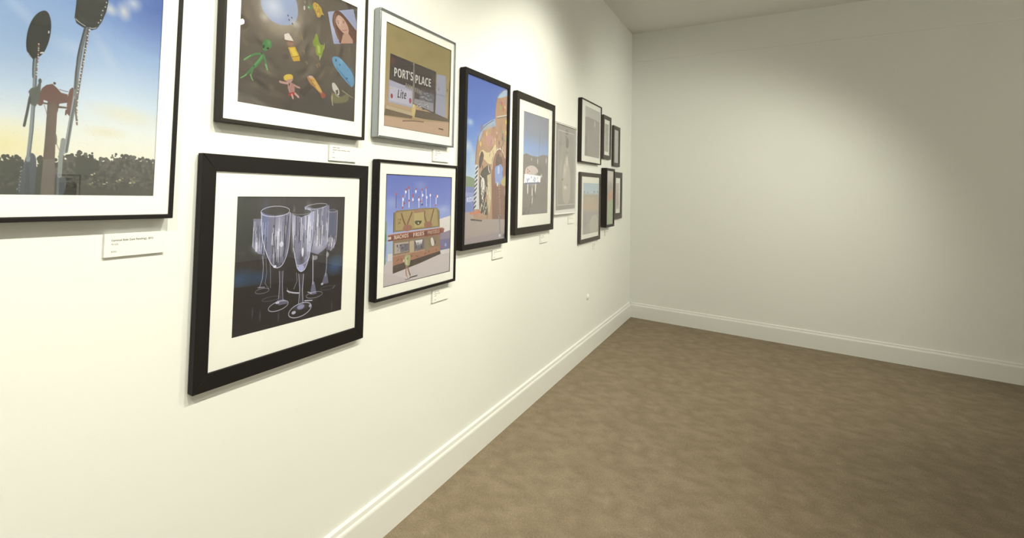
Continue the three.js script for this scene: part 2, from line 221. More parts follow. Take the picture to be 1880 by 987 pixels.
  P('#d3ac97', [404.5,68.9,418,56.2,438.1,60,459.1,73.1,474.7,91.5,472.6,108.9,455.2,114.9,431.8,107.6,411.4,96.2,402.5,83.9], 1); P('#c99f88', [443.7,115.8,472.5,107,497.2,123.7,497.8,134.9,433.8,149.3]); k.alpha = 0.7; B(fade(235, 205, 190), [424.7,78.2], 14, 26, -0.5);
  C('#3b2a26', [417.9,84.5], 2.4, 2); C('#3b2a26', [444.7,76.7], 2.4, 2); S('#6a463a', 1.4, [410.7,80,421.8,77.1]); S('#6a463a', 1.4, [438.7,72.7,450.2,71.6]); S('#b58672', 1.4, [433.6,85.1,439.7,92.8,436.9,95.3]); S('#a65a52', 2, [440.2,103.7,451.7,102.7,463.1,96.2]); g.restore();
});
// 3: pastel of crystal glasses on a dark table
const artGlasses = paper(461.5, 378.5, 2, (k) => {
  const { P, S, C, R, B, V, g } = k;
  V([[0, '#3a3538'], [0.4, '#383336'], [1, '#2a2628']]);
  P('#2d2c2e', [-5.8,-3,82.9,1.5,83.5,187.9,-1,179.4]); k.alpha = 0.5; for (let i = 0; i < 20; i++) B(fade(28, 28, 28), [i * 5 + 8, 60 + rnd() * 120], 6, 90);
  k.alpha = 1; B(fade(52, 84, 118), [27.4,232.4], 70, 36, -0.1); B(fade(44, 70, 100), [93.8,234.8], 60, 26, -0.1); B(fade(62, 94, 140), [431.2,233.5], 60, 40, -0.1); k.alpha = 0.9; B(fade(46, 44, 44), [13.7,178], 60, 24); B(fade(70, 92, 116), [441.8,220.1], 44, 26); B(fade(40, 38, 38), [264.9,222.7], 70, 40);
  P('#272324', [-1.2,252,157.4,258.4,296,263.2,514.1,268.3,521.3,418.3,4.9,383.2]);
  k.alpha = 0.5; for (const p of [[107,343.7], [179.5,356.8], [420.8,364.6], [78.3,331.1]]) B(fade(150, 150, 165), p, 4, 22);
  const ln = 'rgba(236,238,255,', pale = 'rgba(196,200,246,';
  const bowl = (p, a) => { P(pale + a + ')', p, 0); };
  // streaks follow the cut of the crystal
  const streaks = (p0, p1, w, h, n) => { for (let i = 0; i < n; i++) { const t = rnd(), x = p0[0] + (p1[0] - p0[0]) * t, y = p0[1] + (p1[1] - p0[1]) * t + rnd() * h * 0.5, L = h * (0.15 + rnd() * 0.45); S((rnd() < 0.62 ? 'rgba(250,250,255,' : 'rgba(40,42,58,') + (0.35 + rnd() * 0.5) + ')', 1 + rnd() * w, [x, y, x + (rnd() - 0.5) * 4, Math.min(y + L, p0[1] + h * 0.8)], 0); } };
  // back row
  bowl([68,68.3,100.3,69.6,109.2,128.7,115.4,172.5,90.6,167.2,67.7,147.1,68,110.8], 0.5); k.alpha = 0.7; B(fade(222, 222, 246), [89.8,148.8], 34, 24); streaks([70.1,71.5], [100.4,72.6], 2, 110, 22);
  S(ln + '0.7)', 2, [107.3,174.9,112.8,206.3,110.3,239.9,101.2,263.2], 0); S(ln + '0.45)', 2, [119.7,176,126.1,223.2,121.3,253.7,136.7,271.3], 0); R(ln + '0.45)', 2, [111.9,274], 26, 7); S(ln + '0.6)', 3, [95.1,262.4,119.7,264.3]);
  S(ln + '0.5)', 2, [134.4,177.4,140.9,225,143,269], 0); R(ln + '0.3)', 1.6, [146.6,300.8], 34, 6);
  bowl([272.9,35.6,328.4,45.3,391.2,32.4,392.4,112.5,386.9,168.8,343,189.6,291.8,175,279.5,123.5], 0.52); R(ln + '0.7)', 1.8, [328,36.6], 52, 8, -0.08); k.alpha = 0.8; B(fade(228, 226, 248), [346.6,155.3], 46, 40); streaks([275.7,42.4], [388.8,37.7], 3, 150, 60);
  bowl([386.7,51.9,433.7,51.2,434,114.6,430.6,161.4,406.5,181,384.7,179.2,387.8,130], 0.36); R(ln + '0.5)', 1.6, [408.7,52.4], 20, 5); k.alpha = 0.7; B(fade(70, 100, 140), [408,95.4], 16, 60); k.alpha = 0.8; B(fade(226, 226, 246), [408.3,159.8], 22, 26); streaks([387.6,126.4], [431.7,125.4], 2.4, 60, 24); S(ln + '0.8)', 2, [433.7,51.2,434.8,132.8,427.9,164.8,403.9,182.6]);
  S(ln + '0.75)', 4, [320,191,322.7,246.1,324.3,280.5], 0); P(pale + '0.5)', [313.3,313,321.4,273.3,331.6,274.6,343.8,314.1]); R(ln + '0.55)', 2, [333.6,316], 38, 9); S(ln + '0.8)', 3, [302.8,303,318.1,308.6]); C(ln + '0.5)', [330.6,198.9], 12, 7);
  S(ln + '0.65)', 3, [387.6,183,387.4,235.9,383.3,261.9], 0); P(pale + '0.45)', [366,287.7,380.2,252.7,391,254,400.7,287]); C(ln + '0.75)', [368.5,286.3], 6, 4); S(ln + '0.5)', 2, [423.6,307.9,434.3,298.6]); R(ln + '0.3)', 1.5, [396,302.3], 34, 6); C(ln + '0.5)', [390.8,193.9], 7, 8);
  S(ln + '0.6)', 2, [248.9,237.5,252.5,262.7,239.4,285.7], 0); S(ln + '0.85)', 4, [211.9,286.7,223.7,294.9,261.4,300.3]); S(ln + '0.5)', 2, [211.5,278.5,209.6,286.3,221.4,296.2]);
  // front left goblet
  bowl([95.2,49.4,152.5,62,212.2,52.5,213.1,119.5,206.4,171,187.9,208,166.3,216.8,142.1,204.7,114.7,157,99.8,103.4], 0.50); k.alpha = 0.6; B(fade(96, 116, 178), [111.9,97.9], 22, 110); k.alpha = 0.75; B(fade(225, 225, 240), [168.8,129.6], 26, 90); k.alpha = 0.7; B(fade(60, 58, 64), [163.4,202.2], 30, 24);
  streaks([101.7,57.3], [205.7,60.5], 3, 190, 34); P('rgba(62,58,60,0.75)', [97.2,47.9,126,42.4,177.9,43.6,209.8,50.8,196.6,60.2,118.5,60.9], 1); R(ln + '0.75)', 2, [151.9,49.3], 57, 15, -0.02); S('rgba(60,62,80,0.8)', 4, [146.4,115.5,153,163.3,163.9,211.8]); S('rgba(60,62,80,0.7)', 4, [205.9,63.7,200.2,134.9,188.9,182.4]);
  S(ln + '0.85)', 2.4, [97.3,51,97.8,103.3,114.7,157,142,203.2,166.3,216.8,190.1,208.2,208.7,171.2,215.2,116.3,212.3,54.1]); C('#f6f6ff', [157.3,209.5], 6, 4); C(ln + '0.8)', [167.8,110.4], 3, 12); C(ln + '0.8)', [180.6,146.4], 8, 8);
  P(pale + '0.18)', [177.6,224.4,191,226,192.6,308,177,305.5]); S(ln + '0.7)', 2, [175.4,224.2,179.3,261.3,177,305.5], 0); S(ln + '0.7)', 2, [191,226,190.5,262.8,195,311.5], 0); P(pale + '0.45)', [170.6,307.7,199.4,309,218.2,324.9,177.9,324.8]); R(ln + '0.75)', 2.4, [178,326.4], 40, 13, -0.08); C(ln + '0.8)', [173.2,316], 8, 4);
  // front flute
  bowl([214.7,57.5,262.4,68.9,318.4,50.2,316.9,125.7,302.6,192.8,287.1,231.8,268,238,248.3,224.2,234,170.1,221.5,103.6], 0.55); k.alpha = 0.85; B(fade(238, 236, 250), [291.4,114], 24, 110); B(fade(226, 224, 240), [228.5,104], 12, 80); k.alpha = 0.7; B(fade(60, 58, 62), [268.4,196.4], 18, 30); streaks([219.7,64.2], [313.8,60.4], 3, 160, 24);
  P('rgba(60,56,58,0.8)', [214.6,54.2,256.4,43.7,310.8,50,291.5,64.8,238.4,66.5], 1); S(ln + '0.5)', 1.6, [214.7,55.9,257.5,67.1,316.1,53.6]); S(ln + '0.9)', 2.6, [316.1,53.6,316.9,125.7,302.7,196.3,287,230.1,268,238,248.3,224.2,231.2,161.7]); S(ln + '0.7)', 2, [305.1,193.1,284.2,221.4,250.2,214.5]); C(pale + '0.8)', [267.4,224.6], 14, 10); C('#f4f4ff', [272.3,176.7], 4, 14);
  P(pale + '0.2)', [258.6,241.9,280.4,244.5,279.7,331.4,265.1,329.1]); S(ln + '0.8)', 2.2, [258.6,241.9,265.6,289.3,262.9,332.1], 0); S(ln + '0.85)', 2.4, [280.4,244.5,277.7,291,282.2,333.5], 0); k.alpha = 0.8; B(fade(120, 120, 140), [273,343.7], 40, 14); C(pale + '0.6)', [273,343.7], 16, 8); R(ln + '0.8)', 2.6, [271,353.3], 50, 20, -0.1); C(ln + '0.8)', [242.8,356.7], 9, 5); C(ln + '0.7)', [314.9,347.2], 6, 5); S(ln + '0.9)', 3, [289.2,327.9,324.2,331.7], 0);
});
// 4: tan bar front with painted signs
const artBar = paper(512.5, 389.5, 2, (k) => {
  const { P, S, C, B, V, text } = k;
  V([[0, '#a4935f'], [0.3, '#a89763'], [0.6, '#b39f72'], [0.8, '#c4a684'], [1, '#cdab8c']]);
  for (let i = 0; i < 50; i++) { k.alpha = 0.15; B(rnd() < 0.5 ? fade(130, 115, 70) : fade(190, 172, 125), [rnd() * 520, rnd() * 180], 50, 22); } k.alpha = 1;
  P('#baa07a', [4.3,313.4,554.5,318.7,559.2,412.2,-4.3,425.6]); P('#cfb093', [-0.5,358.6,228.7,354,555,328.6,559.5,417.1,-4,431.6]);
  P('#3f3334', [41.4,118.4,390.6,125.3,390.1,210,39.5,228.4]); k.alpha = 0.6; B(fade(150, 70, 60), [61,143.5], 24, 22); B(fade(120, 70, 62), [369,161.9], 20, 20);
  P('#4d4447', [209.6,219.9,394.7,207,390.3,308.4,208.8,286]); P('#6d6a74', [256.2,225.9,376.7,223.7,380.4,297.9,259.3,288.1]); for (let i = 0; i < 40; i++) { const p = [314.8,262.6]; C(i % 3 ? '#a2a3b0' : '#4a474f', [p[0] + (rnd() - 0.5) * 110, p[1] + (rnd() - 0.5) * 74], 5 + rnd() * 6, 2); }
  P('#9c9aa0', [224.3,264,374.1,263.8,375.9,300.8,217,284.9]); for (let i = 0; i < 20; i++) { const p = [293.6,281.4]; C(i % 2 ? '#c6c6cc' : '#77757c', [p[0] + (rnd() - 0.5) * 120, p[1] + (rnd() - 0.5) * 20], 5, 2); }
  P('#b3b3c6', [39,218.1,205.9,227.1,205.5,303.9,35.9,303]); P('#c4c3d2', [43.8,242.1,198.2,239.2,201,295.8,42.8,295.9]); C('#a33c3c', [58.3,277.2], 8, 9); C('#9f4a52', [189.9,277.6], 9, 11); C('#c9c5b0', [55.1,248.6], 12, 4);
  text('Lite', [93.8,278.3], [159.6,275.3], 44, '#33303a', 'italic bold');
  text("PORT'S", [67.5,199.7], [208.4,194.8], 47, '#d9dcd2'); text('PLACE', [221.1,200.4], [352.3,197.2], 47, '#d4d7cd');
  for (let i = 0; i < 9; i++) { const p = [152.4,209.6], q = [264.5,220.2], t = i / 8; P('#8d8880', [p[0] + (q[0] - p[0]) * t, p[1] + (q[1] - p[1]) * t + 3, p[0] + (q[0] - p[0]) * t + 9, p[1] + (q[1] - p[1]) * t + 3, p[0] + (q[0] - p[0]) * t + 9, p[1] + (q[1] - p[1]) * t + 21, p[0] + (q[0] - p[0]) * t, p[1] + (q[1] - p[1]) * t + 21]); }
  P('#8a8480', [204.7,119.5,215.1,119.6,221.1,284.3,208.7,283.8]);
  P('#a7a9bd', [400.5,133,478.3,128.8,482.5,312,395.2,312.5]); P('#8f92a8', [399.9,217.9,477.7,216,478,220.8,400.2,222.6]); S('#8d8fa0', 2, [395.9,136.1,395.2,312.5], 0); C('#6d6f80', [417.9,196.3], 4, 6);
  P('#c8b595', [25.8,316.7,210.6,323.1,211.2,336.1,22.8,329.4]); P('#75644f', [19.2,329.8,211.2,336.1,203.6,348,9.9,355.4]); P('#6a5b4d', [209.8,307.8,390.1,303.8,502.8,314.6,513.6,328,314.1,337.9,211.3,338.3]); S('#5a4c40', 3, [48.1,330.3,41.8,349.6], 0);
  C('#6a5340', [494,189.3], 5, 9); P('#7c6650', [509.7,147.8,540.7,147.5,534.3,330.7,503.5,329.1]);
  P('#d8c37c', [209,290.3,225.4,286,234.7,304.7,227.6,332,216,348.8,207,334.4,201.9,313.2], 1); C('#e8d9a2', [215.4,293.9], 6, 6); S('#b99e60', 4, [215.2,333.5,216,348.8], 0); S('#8c6d58', 5, [140.3,363.6,220.3,352.7,297.1,351.1]); S('#6e5240', 6, [426.4,365.7,465.4,366.8], 0);
});
// 5: fries stand at the fair
const artFries = paper(521.5, 421.5, 2, (k) => {
  const { P, S, C, B, V, text, dots } = k;
  V([[0, '#6272bd'], [0.25, '#7585cb'], [0.5, '#9fb0e0'], [1, '#b9bdd8']]);
  k.alpha = 0.6; B(fade(170, 185, 220), [48,114.9], 60, 30); B(fade(150, 165, 210), [259.6,46.2], 60, 24); B(fade(190, 200, 225), [458.7,149.1], 60, 24); k.alpha = 1;
  P('#e0dad2', [421.8,190.7,531,177.7,566.1,250.5,424.8,252.1]); P('#c6bab8', [-6.9,311.2,75.8,380.9,410.6,349.6,570.8,344.7,576.8,463.7,-7,451.1]); P('#ccc2c0', [-5.7,335.4,570.8,344.7,576.8,463.7,-7,451.1]);
  const pole = (a, b, c) => { S(c, 5.5, [...a, ...b], 0); C('#c05a52', a, 5, 5); };
  for (const [a, b, c] of [[[81.8,81.9], [82.4,132.1], '#5a618c'], [[128.3,90.5], [128.6,137.3], '#d9dcee'], [[152.7,64.8], [142.3,94.8], '#aab0d6'], [[170.4,58.2], [176.2,133.9], '#dfe0ee'], [[202.7,90.7], [205,136.7], '#8d93bc'], [[226.3,62.1], [222.9,77.6], '#c9cde4'], [[249.2,95.4], [251.1,135.4], '#d3d6ea'], [[273.5,64], [272.1,122.4], '#b9bfe0'], [[303.9,54.8], [312.2,132.1], '#c6cbe6'], [[341.3,82], [344.1,137.3], '#b3b9dc'], [[393,91.4], [392.7,133.5], '#d9dcee']]) pole(a, b, c);
  for (const p of [[402.5,91.5], [341.6,86.6], [312.6,95.7], [224.6,71], [149.1,73.4], [203.3,103.9], [130.9,103.3], [279,86.5], [249.6,104.3]]) C('#eef0fa', p, 6, 6); for (const p of [[139.5,118.3], [174.9,108], [390.1,130], [202.5,86.4], [128.5,135.1], [172.4,56], [267.2,111.1]]) C('#bf5a4c', p, 5.5, 5); C('#4a4f78', [276.5,124.7], 8, 4);
  P('#8c7b50', [68.6,156.7,79.4,148.7,94.3,144.9,205.3,143.3,272.9,140.3,400.2,140.7,419.9,152.9,428.3,224,72,227.4], 0); P('#a89465', [83.4,153,201.4,147.5,400.4,145.4,413.6,218.6,83,221.8]); P('#a37a66', [209.5,145.6,299.4,143.2,291.3,158.8,222.8,161.3]); P('#b7a672', [214.3,158.8,291.2,156.5,298.6,215.4,221.4,218.3]);
  for (const p of [[121.9,158.3,134.9,184.2,151.5,202], [197.7,156.2,182.4,177.4,167.3,198.4], [300,154.5,292.2,176.8,320.3,205.1], [372.4,149.4,359.7,174.5,347.3,201.7]]) S('#7c5a42', 9, p); for (const p of [[168.1,215.6], [329.5,210.1]]) C('#9c6c58', p, 34, 13); P('#4c4a34', [220.1,191.9,236.8,188.2,258.2,191.3,275.4,189.7,275.8,198.7,250.6,210.9,224.8,200.9], 1); C('#cfc9a0', [250.1,199.8], 5, 4); for (let i = 0; i < 8; i++) C('#7c6038', [107.8,185.3].map((v) => v + (rnd() - 0.5) * 26), 2.5);
  S('#3f352f', 4, [68.4,152.6,68.3,227.2], 0); S('#3f352f', 3, [419.9,152.9,428.3,224], 0);
  // stand
  P('#8b765f', [66.1,258.1,434.3,248,439,342.8,72.3,384.6]); P('#a5785f', [69,318.2,437.1,304.9,438.8,338.1,71.1,359.7]); P('#4c3b33', [70.9,355.5,438.3,328.6,468.2,338.2,275.3,363.9,72.3,384.6]);
  P('#b3a79c', [77.8,269.2,178.8,270.1,180.7,306.9,79.8,310.9]); P('#6e6872', [119.9,276.5,179.2,276.6,180.6,304.8,121.5,308.3]); P('#6a6570', [223.8,266.7,296.7,267.2,298.7,307.8,226,310.7]); P('#d9d5cf', [228.1,269.2,288,268.8,280.2,286.2,245.9,288.1]); P('#b7a98c', [186.9,268.5,219.8,268.6,221.9,312.6,189.1,314.1]); P('#d4d0c8', [350.5,266.2,373.5,265.3,389.3,301.2,361.5,303.7], 1); P('#8b8064', [305.8,272.3,341.6,270.2,343.8,316.1,308,317.6]); P('#5c5148', [383.4,277.6,402.5,283.5,394,301.6], 1); for (let i = 0; i < 26; i++) { const a = [124.7,293.8], b = [263.4,296.1], c = i % 2 ? a : b; C(i % 3 ? '#8a8792' : '#3f3b42', [c[0] + (rnd() - 0.5) * 55, c[1] + (rnd() - 0.5) * 30], 3.5, 4); }
  dots(['#d8cbb8', '#9c7a62'], 40, [72.8,318.5], [307.8,313.1], 2); for (let i = 0; i < 16; i++) { const a = [81.3,340.1], b = [409.2,321.5], t = rnd(); C('#7d5340', [a[0] + (b[0] - a[0]) * t, a[1] + (b[1] - a[1]) * t + (rnd() - 0.5) * 12], 5, 3); }
  P('#8d4b3e', [32.2,237.4,433.2,226.6,472.9,233.4,464.1,256.8,33.3,259.9]); P('#74423a', [32.5,243.5,443.3,234.2,444.2,250.9,33.2,257.8]); S('#c9a594', 3, [32.1,235.3,462.7,228.1], 0);
  text('NACHOS', [73.3,254.4], [177.9,251.7], 21, '#e2cdb4'); text('FRIES', [210.7,252.7], [300.3,250.5], 21, '#e2cdb4'); text('PRETZELS', [327,249.8], [429.4,247.7], 19, '#c9a890'); P('#d8c6b0', [32.5,243.5,54.3,242.9,54.8,253.2,33,253.7]);
  P('#8d8296', [434.5,252.7,555,240,560.2,343.7,439,342.8]); P('#6f6d94', [436,281.1,546.5,278.9,549,328.1,438.3,328.6]); C('#b8505a', [457,311.1], 6, 6); C('#8fa0d0', [486.5,306.2], 9, 8); P('#d9d3d0', [438.2,326.2,559.2,324,560.2,343.7,448.8,343.7]);
  P('#a8bcd4', [33.4,261.9,66.2,260.1,68.6,309.9,32.1,310.7]); P('#d9d6d0', [35.6,307,64.8,307.5,66.1,334.4,33.3,335.3]); S('#7b9a86', 16, [15.6,191.7,15.6,337.5], 0); S('#4f9460', 12, [17.8,236.5,18.5,252.8], 0); S('#6f86a0', 10, [19.5,273.1,17.9,313.5], 0);
  // walking visitor
  P('#a9a878', [153.4,321.7,177.2,319.6,197.8,325.7,195,351.4,191.7,366.2,159.5,365,150.5,342.7], 1); P('#c6c4a0', [157.8,330.6,173.6,327.8,175.3,362.4,163.3,361.1]); C('#d9c6a8', [146.5,342.3], 5, 5); C('#8a9a54', [174.1,336.5], 7, 5); S('#a2866c', 8, [167.4,363.7,164.6,386.9,173.8,413.7], 0); S('#8b6c58', 8, [175.5,366.7,184.7,389.2,197.6,403.7]); S('#e2ddd6', 5, [169.6,408.9,174.2,420.1], 0); S('#4c4240', 5, [194,414,252.1,412.4], 0); S('#6f6660', 3, [162.1,418.6,194.2,418.4], 0);
  k.O('#2e2623', 6, [12.3,6.5,536.4,5.1,530.1,427.5,9.1,430]);
});
// 6: gingerbread-style fun house under a blue sky
const artHouse = paper(489, 807, 1.5, (k) => {
  const { P, S, C, B, V, text, dots, R } = k;
  V([[0, '#4a69bb'], [0.25, '#5a7cc8'], [0.45, '#7fa4dc'], [0.6, '#b3cbdf'], [0.68, '#c3d6dc'], [1, '#c3d6dc']]);
  k.alpha = 0.8; B(fade(215, 222, 228), [35.1,348.2], 60, 40); B(fade(205, 215, 225), [52.4,232.4], 50, 24); B(fade(190, 205, 222), [84.7,402.4], 60, 60); k.alpha = 1;
  P('#7d8f72', [-31,489.3,54,492.2,150.4,505.7,152.5,545.7,-28.5,539.7]); P('#7182ba', [-28.5,539.7,152.3,543,158.3,660.3,-22.4,660.6]); P('#8f9dcc', [-27.2,564.9,117.1,569.7,118.2,590.8,-26.2,585]); text('RIDE', [31.3,613.4], [113.1,609.2], 30, '#dfe3f2');
  P('#a89a94', [-22.4,660.6,133.8,659.7,608.7,702.4,620.1,920.7,-12.2,862.4]); P('#9c8e92', [-16,786.7,612.2,769,620.1,920.7,-12.2,862.4]);
  // house front
  P('#b08a6c', [115.9,427.2,118.6,360.8,145.3,284.2,199.2,233.1,289.5,198.7,343.6,184.3,346.4,104.2,379.1,53.7,435.4,22,525,2.2,562.1,712.7,111.5,695.8], 0);
  P('#9fb4cc', [145.3,284.2,199.2,233.1,289.5,198.7,343.6,184.3,352.5,223.2,200.6,260.2,153.5,323.7]); P('#a7bccf', [358.9,73.9,393,45.9,450.1,19.7,510,10.5,511.5,40.2,408.5,66.8]); S('#49546a', 4, [121.9,426.9,123.9,347.2,151.3,280.9,212,231.8,323.3,195], 1); S('#5a6478', 3, [336.6,185.1,346.4,104.2,379.1,53.7,450.1,19.7], 1);
  k.alpha = 0.5; for (let i = 0; i < 34; i++) { const c = [322.2,305.3]; B(rnd() < 0.5 ? fade(200, 155, 128) : fade(140, 100, 80), [c[0] + (rnd() - 0.5) * 280, c[1] + (rnd() - 0.5) * 180], 36, 28); } k.alpha = 1; C('rgba(196,140,140,0.7)', [281.4,302.8], 46, 30);
  P('#7b7468', [364,173.4,524.6,143.1,525.1,152.1,371.5,181.2]); S('#d9d3c4', 5, [364,173.4,517,144], 0);
  for (const [p, c, r] of [[[411.2,118.7], '#8fae62', 14], [[424.5,93.7], '#b8463c', 11], [[448,122.8], '#c4523c', 12], [[402.5,90.8], '#8f7bb0', 9], [[475.7,80.9], '#7f8fbe', 9], [[469.6,108.3], '#d8cf9c', 9], [[488.7,185.9], '#e0c94e', 12], [[439.6,243.7], '#6aa05c', 10], [[493.6,280.2], '#8bb85e', 12], [[491.8,244.8], '#e0c858', 11], [[272.3,256.3], '#8fa85a', 9], [[240.1,273.1], '#d9b878', 12], [[172.4,327.6], '#e2c06c', 12], [[368.3,256], '#d8a890', 9], [[349.1,291.8], '#d9b486', 9], [[399.3,305.1], '#6a4638', 10]]) C(c, p, r * 0.8, r);
  // icing drips and dark openings
  P('#dcc89a', [144.4,388.5,192.4,347.9,251.7,371.4,310.9,351.1,350,308.8,380,346.6,421.7,320.8,498.8,380.4,517,438.8,328,417.6,274.3,425.6,207.6,395.8], 1);
  P('#4f3b36', [152.5,425.5,180.1,354.1,219.6,378.8,196,418.1,172.8,456.9], 1); P('#3f3530', [161.1,473.4,235.6,438.2,287.4,419.5,303.7,474.6,243.1,586,221.8,672.8,177.5,671.5], 1); P('#dcd7cc', [181.5,505.1,212.3,488.1,233,514.9,228.8,558.7,206.2,618.3,190.5,558.8], 1); S('#efe9dc', 5, [174.1,483.7,212.9,499,227.7,536.9,204,575]); S('#4a4038', 4, [201,515.5,209.5,558.8]); P('#c8b890', [257.4,481.5,303.4,469,316.2,586.3,294.1,680.5,272.2,641.3]); P('#3b3a34', [219,618.5,264.2,613.6,274.2,679.9,222.1,678.3]); S('#5a7a58', 4, [207.3,640,265.4,638.4], 0);
  P('#8a5745', [329.1,704,311.9,502.4,313.2,395.9,352.3,354.1,400.7,333.8,452,342,491.3,380.8,546.2,407.8,562.1,712.7], 0); S('#e2d8c4', 6, [315.8,446.2,320,395.5,359.3,353.7,400.7,333.8,452.2,344.9,483.8,381.2], 1); P('#7b4c3e', [342.8,704.5,333.8,530.1,553.2,542.3,562.1,712.7]); P('#5b3a34', [361,387.7,394.8,357.2,439.2,377.7,456,417.7,356.4,433.4], 1);
  P('#7f97d0', [356.4,433.4,426.6,416.1,456.9,435.2,459.9,493.5,418,529,360.8,518.4,351.2,467.6], 0); C('#b7c4e6', [399.6,448.9], 14, 22); C('#4a66b4', [451.1,464.6], 8, 14); P('#b9a86a', [417.1,511.7,488.7,475.2,526.5,474.2,529.3,527.6,462,534.3], 1); C('#d9cfb6', [389.2,523.7], 10, 12);
  dots(['#d8b096', '#6f4236'], 24, [411.2,534.9], [433.6,690.6], 4, 4); C('#d8a878', [500.8,563.4], 12, 20); C('#5f8ea6', [513.4,660.8], 5, 9); for (let i = 0; i < 12; i++) C('#3a2c2a', [449,283.8].map((v, j) => v + (rnd() - 0.5) * (j ? 60 : 40)), 4, 7);
  for (let i = 0; i < 26; i++) { const c = [234.5,545], x = c[0] + (rnd() - 0.5) * 110, y = c[1] + (rnd() - 0.5) * 240; S(i % 2 ? '#2e2622' : '#efe6d4', 3 + rnd() * 4, [x, y, x + (rnd() - 0.5) * 30, y + 16, x + (rnd() - 0.5) * 36, y + 34]); }
  for (let i = 0; i < 18; i++) { const c = [378.9,323.8], x = c[0] + (rnd() - 0.5) * 190, y = c[1] + (rnd() - 0.5) * 90; S(i % 3 ? '#4a332a' : '#f0dca8', 3, [x, y, x + (rnd() - 0.5) * 26, y + 12, x + (rnd() - 0.5) * 26, y + 24]); }
  // striped pole, bench, lamp post
  P('#cfd3d6', [116.1,432.4,152.9,433.5,170.2,649.9,115.1,648.7]); for (let i = 0; i < 10; i++) { const a = [120.3,633], b = [134.9,442.3], t = i / 9; P('#2e3036', [a[0] + (b[0] - a[0]) * t - 14, a[1] + (b[1] - a[1]) * t + 8, a[0] + (b[0] - a[0]) * t + 14, a[1] + (b[1] - a[1]) * t - 8, a[0] + (b[0] - a[0]) * t + 14, a[1] + (b[1] - a[1]) * t + 2, a[0] + (b[0] - a[0]) * t - 14, a[1] + (b[1] - a[1]) * t + 18]); }
  P('#d07a5e', [62.7,663,183.1,658.3,189.9,669.2,74.9,673.7]); C('#c85848', [170.7,660.7], 8, 7); S('#c99a86', 4, [98.4,671.8,99.4,692.8], 0); S('#c99a86', 4, [171.3,671.4,178.4,690.3], 0); S('#463c3a', 8, [81.9,697.3,204.5,707.4], 0);
  S('#6d7078', 11, [419.2,690.1,438.7,788.9], 0); S('#9ea2aa', 4, [412,689.9,424.3,788], 0); C('#d3d6dc', [431.8,794.2], 14, 8); C('#5a565c', [490.6,797.8], 24, 10);
});
// 7: street at dusk with a lit sign
const artDusk = paper(447, 608, 1.5, (k) => {
  const { P, S, C, B, V, text } = k;
  V([[0, '#7c7f90'], [0.2, '#7d8499'], [0.33, '#7898cc'], [0.42, '#86a4cc'], [0.44, '#7d7573'], [0.7, '#7a7270'], [1, '#867c7a']]);
  P('#746b69', [-57.7,285.7,9.2,263.1,70.1,249.9,134.2,259.1,258,262.2,357.3,242.9,539.6,246.8,563.6,686.7,-38,660.3]); k.alpha = 0.6; B(fade(90, 82, 80), [311.8,341.5], 120, 60); B(fade(120, 110, 104), [225.2,555.2], 200, 60); k.alpha = 1;
  S('#4f5f80', 8, [299,102.6,285.3,219.8], 0); S('#5a6a8c', 6, [432.9,90.3,436.7,160.6], 0); S('#5d5e66', 4, [285.3,219.8,270,302.3], 0);
  for (const [p, rx, ry] of [[[153.9,281.1], 7, 9], [[264.4,289], 7, 18], [[421.8,277.9], 9, 18], [[101.7,335.8], 12, 8]]) { k.alpha = 0.9; B(fade(250, 240, 220), p, rx * 1.5, ry * 1.4); }
  for (const p of [[264.4,289], [421.8,277.9]]) S('#f2e6d2', 6, [p[0], p[1] - 10, p[0], p[1] + 12], 0); S('#3e3836', 8, [412.6,302.9,415.6,358.8], 0); S('#5a5250', 6, [320.6,317.1,338.3,457.4], 0);
  B(fade(255, 246, 232), [178.6,392.5], 120, 60); P('#c9bdb4', [48.8,350.7,83.2,326.8,174.5,316.5,251.9,330.1,293,362.5,50.5,382.7], 1); for (const p of [[93.2,345.9], [120.9,354.7], [94.1,362.1]]) C('#b8564a', p, 8, 6);
  P('#ffffff', [41.2,373.4,323.9,378.8,316.1,420,35.3,427.9]); for (let i = 0; i < 14; i++) { const p = [179.1,402.4]; C(i % 2 ? '#7f90cc' : '#aab4d8', [p[0] + (rnd() - 0.5) * 210, p[1] + (rnd() - 0.5) * 30], 7, 7); } S('#4a5a8a', 8, [53,429.2,306.2,421.9], 0); B(fade(255, 250, 240), [334,378.5], 26, 18);
  for (const p of [[99.2,459.3], [173.8,478.5], [229.7,458.3], [176.1,521.4]]) { B(fade(250, 244, 236), p, 16, 44); } S('#f6efe6', 9, [98,436.6,100.6,485.2], 0); S('#f0e8df', 9, [237.9,431.4,230.4,471.7], 0); S('#e8dfd6', 7, [172.6,455.4,177.3,544.5], 0); S('#5a504c', 14, [202.1,478.4,232.5,511.8]);
  S('#3c3634', 8, [175.2,504.9,150.1,557.3,107.5,614.9]); S('#4a4340', 6, [27.5,609.2,61.4,587.8,96.4,575.8]); S('#4a4340', 5, [27.2,602.9,80.2,607.6]);
});
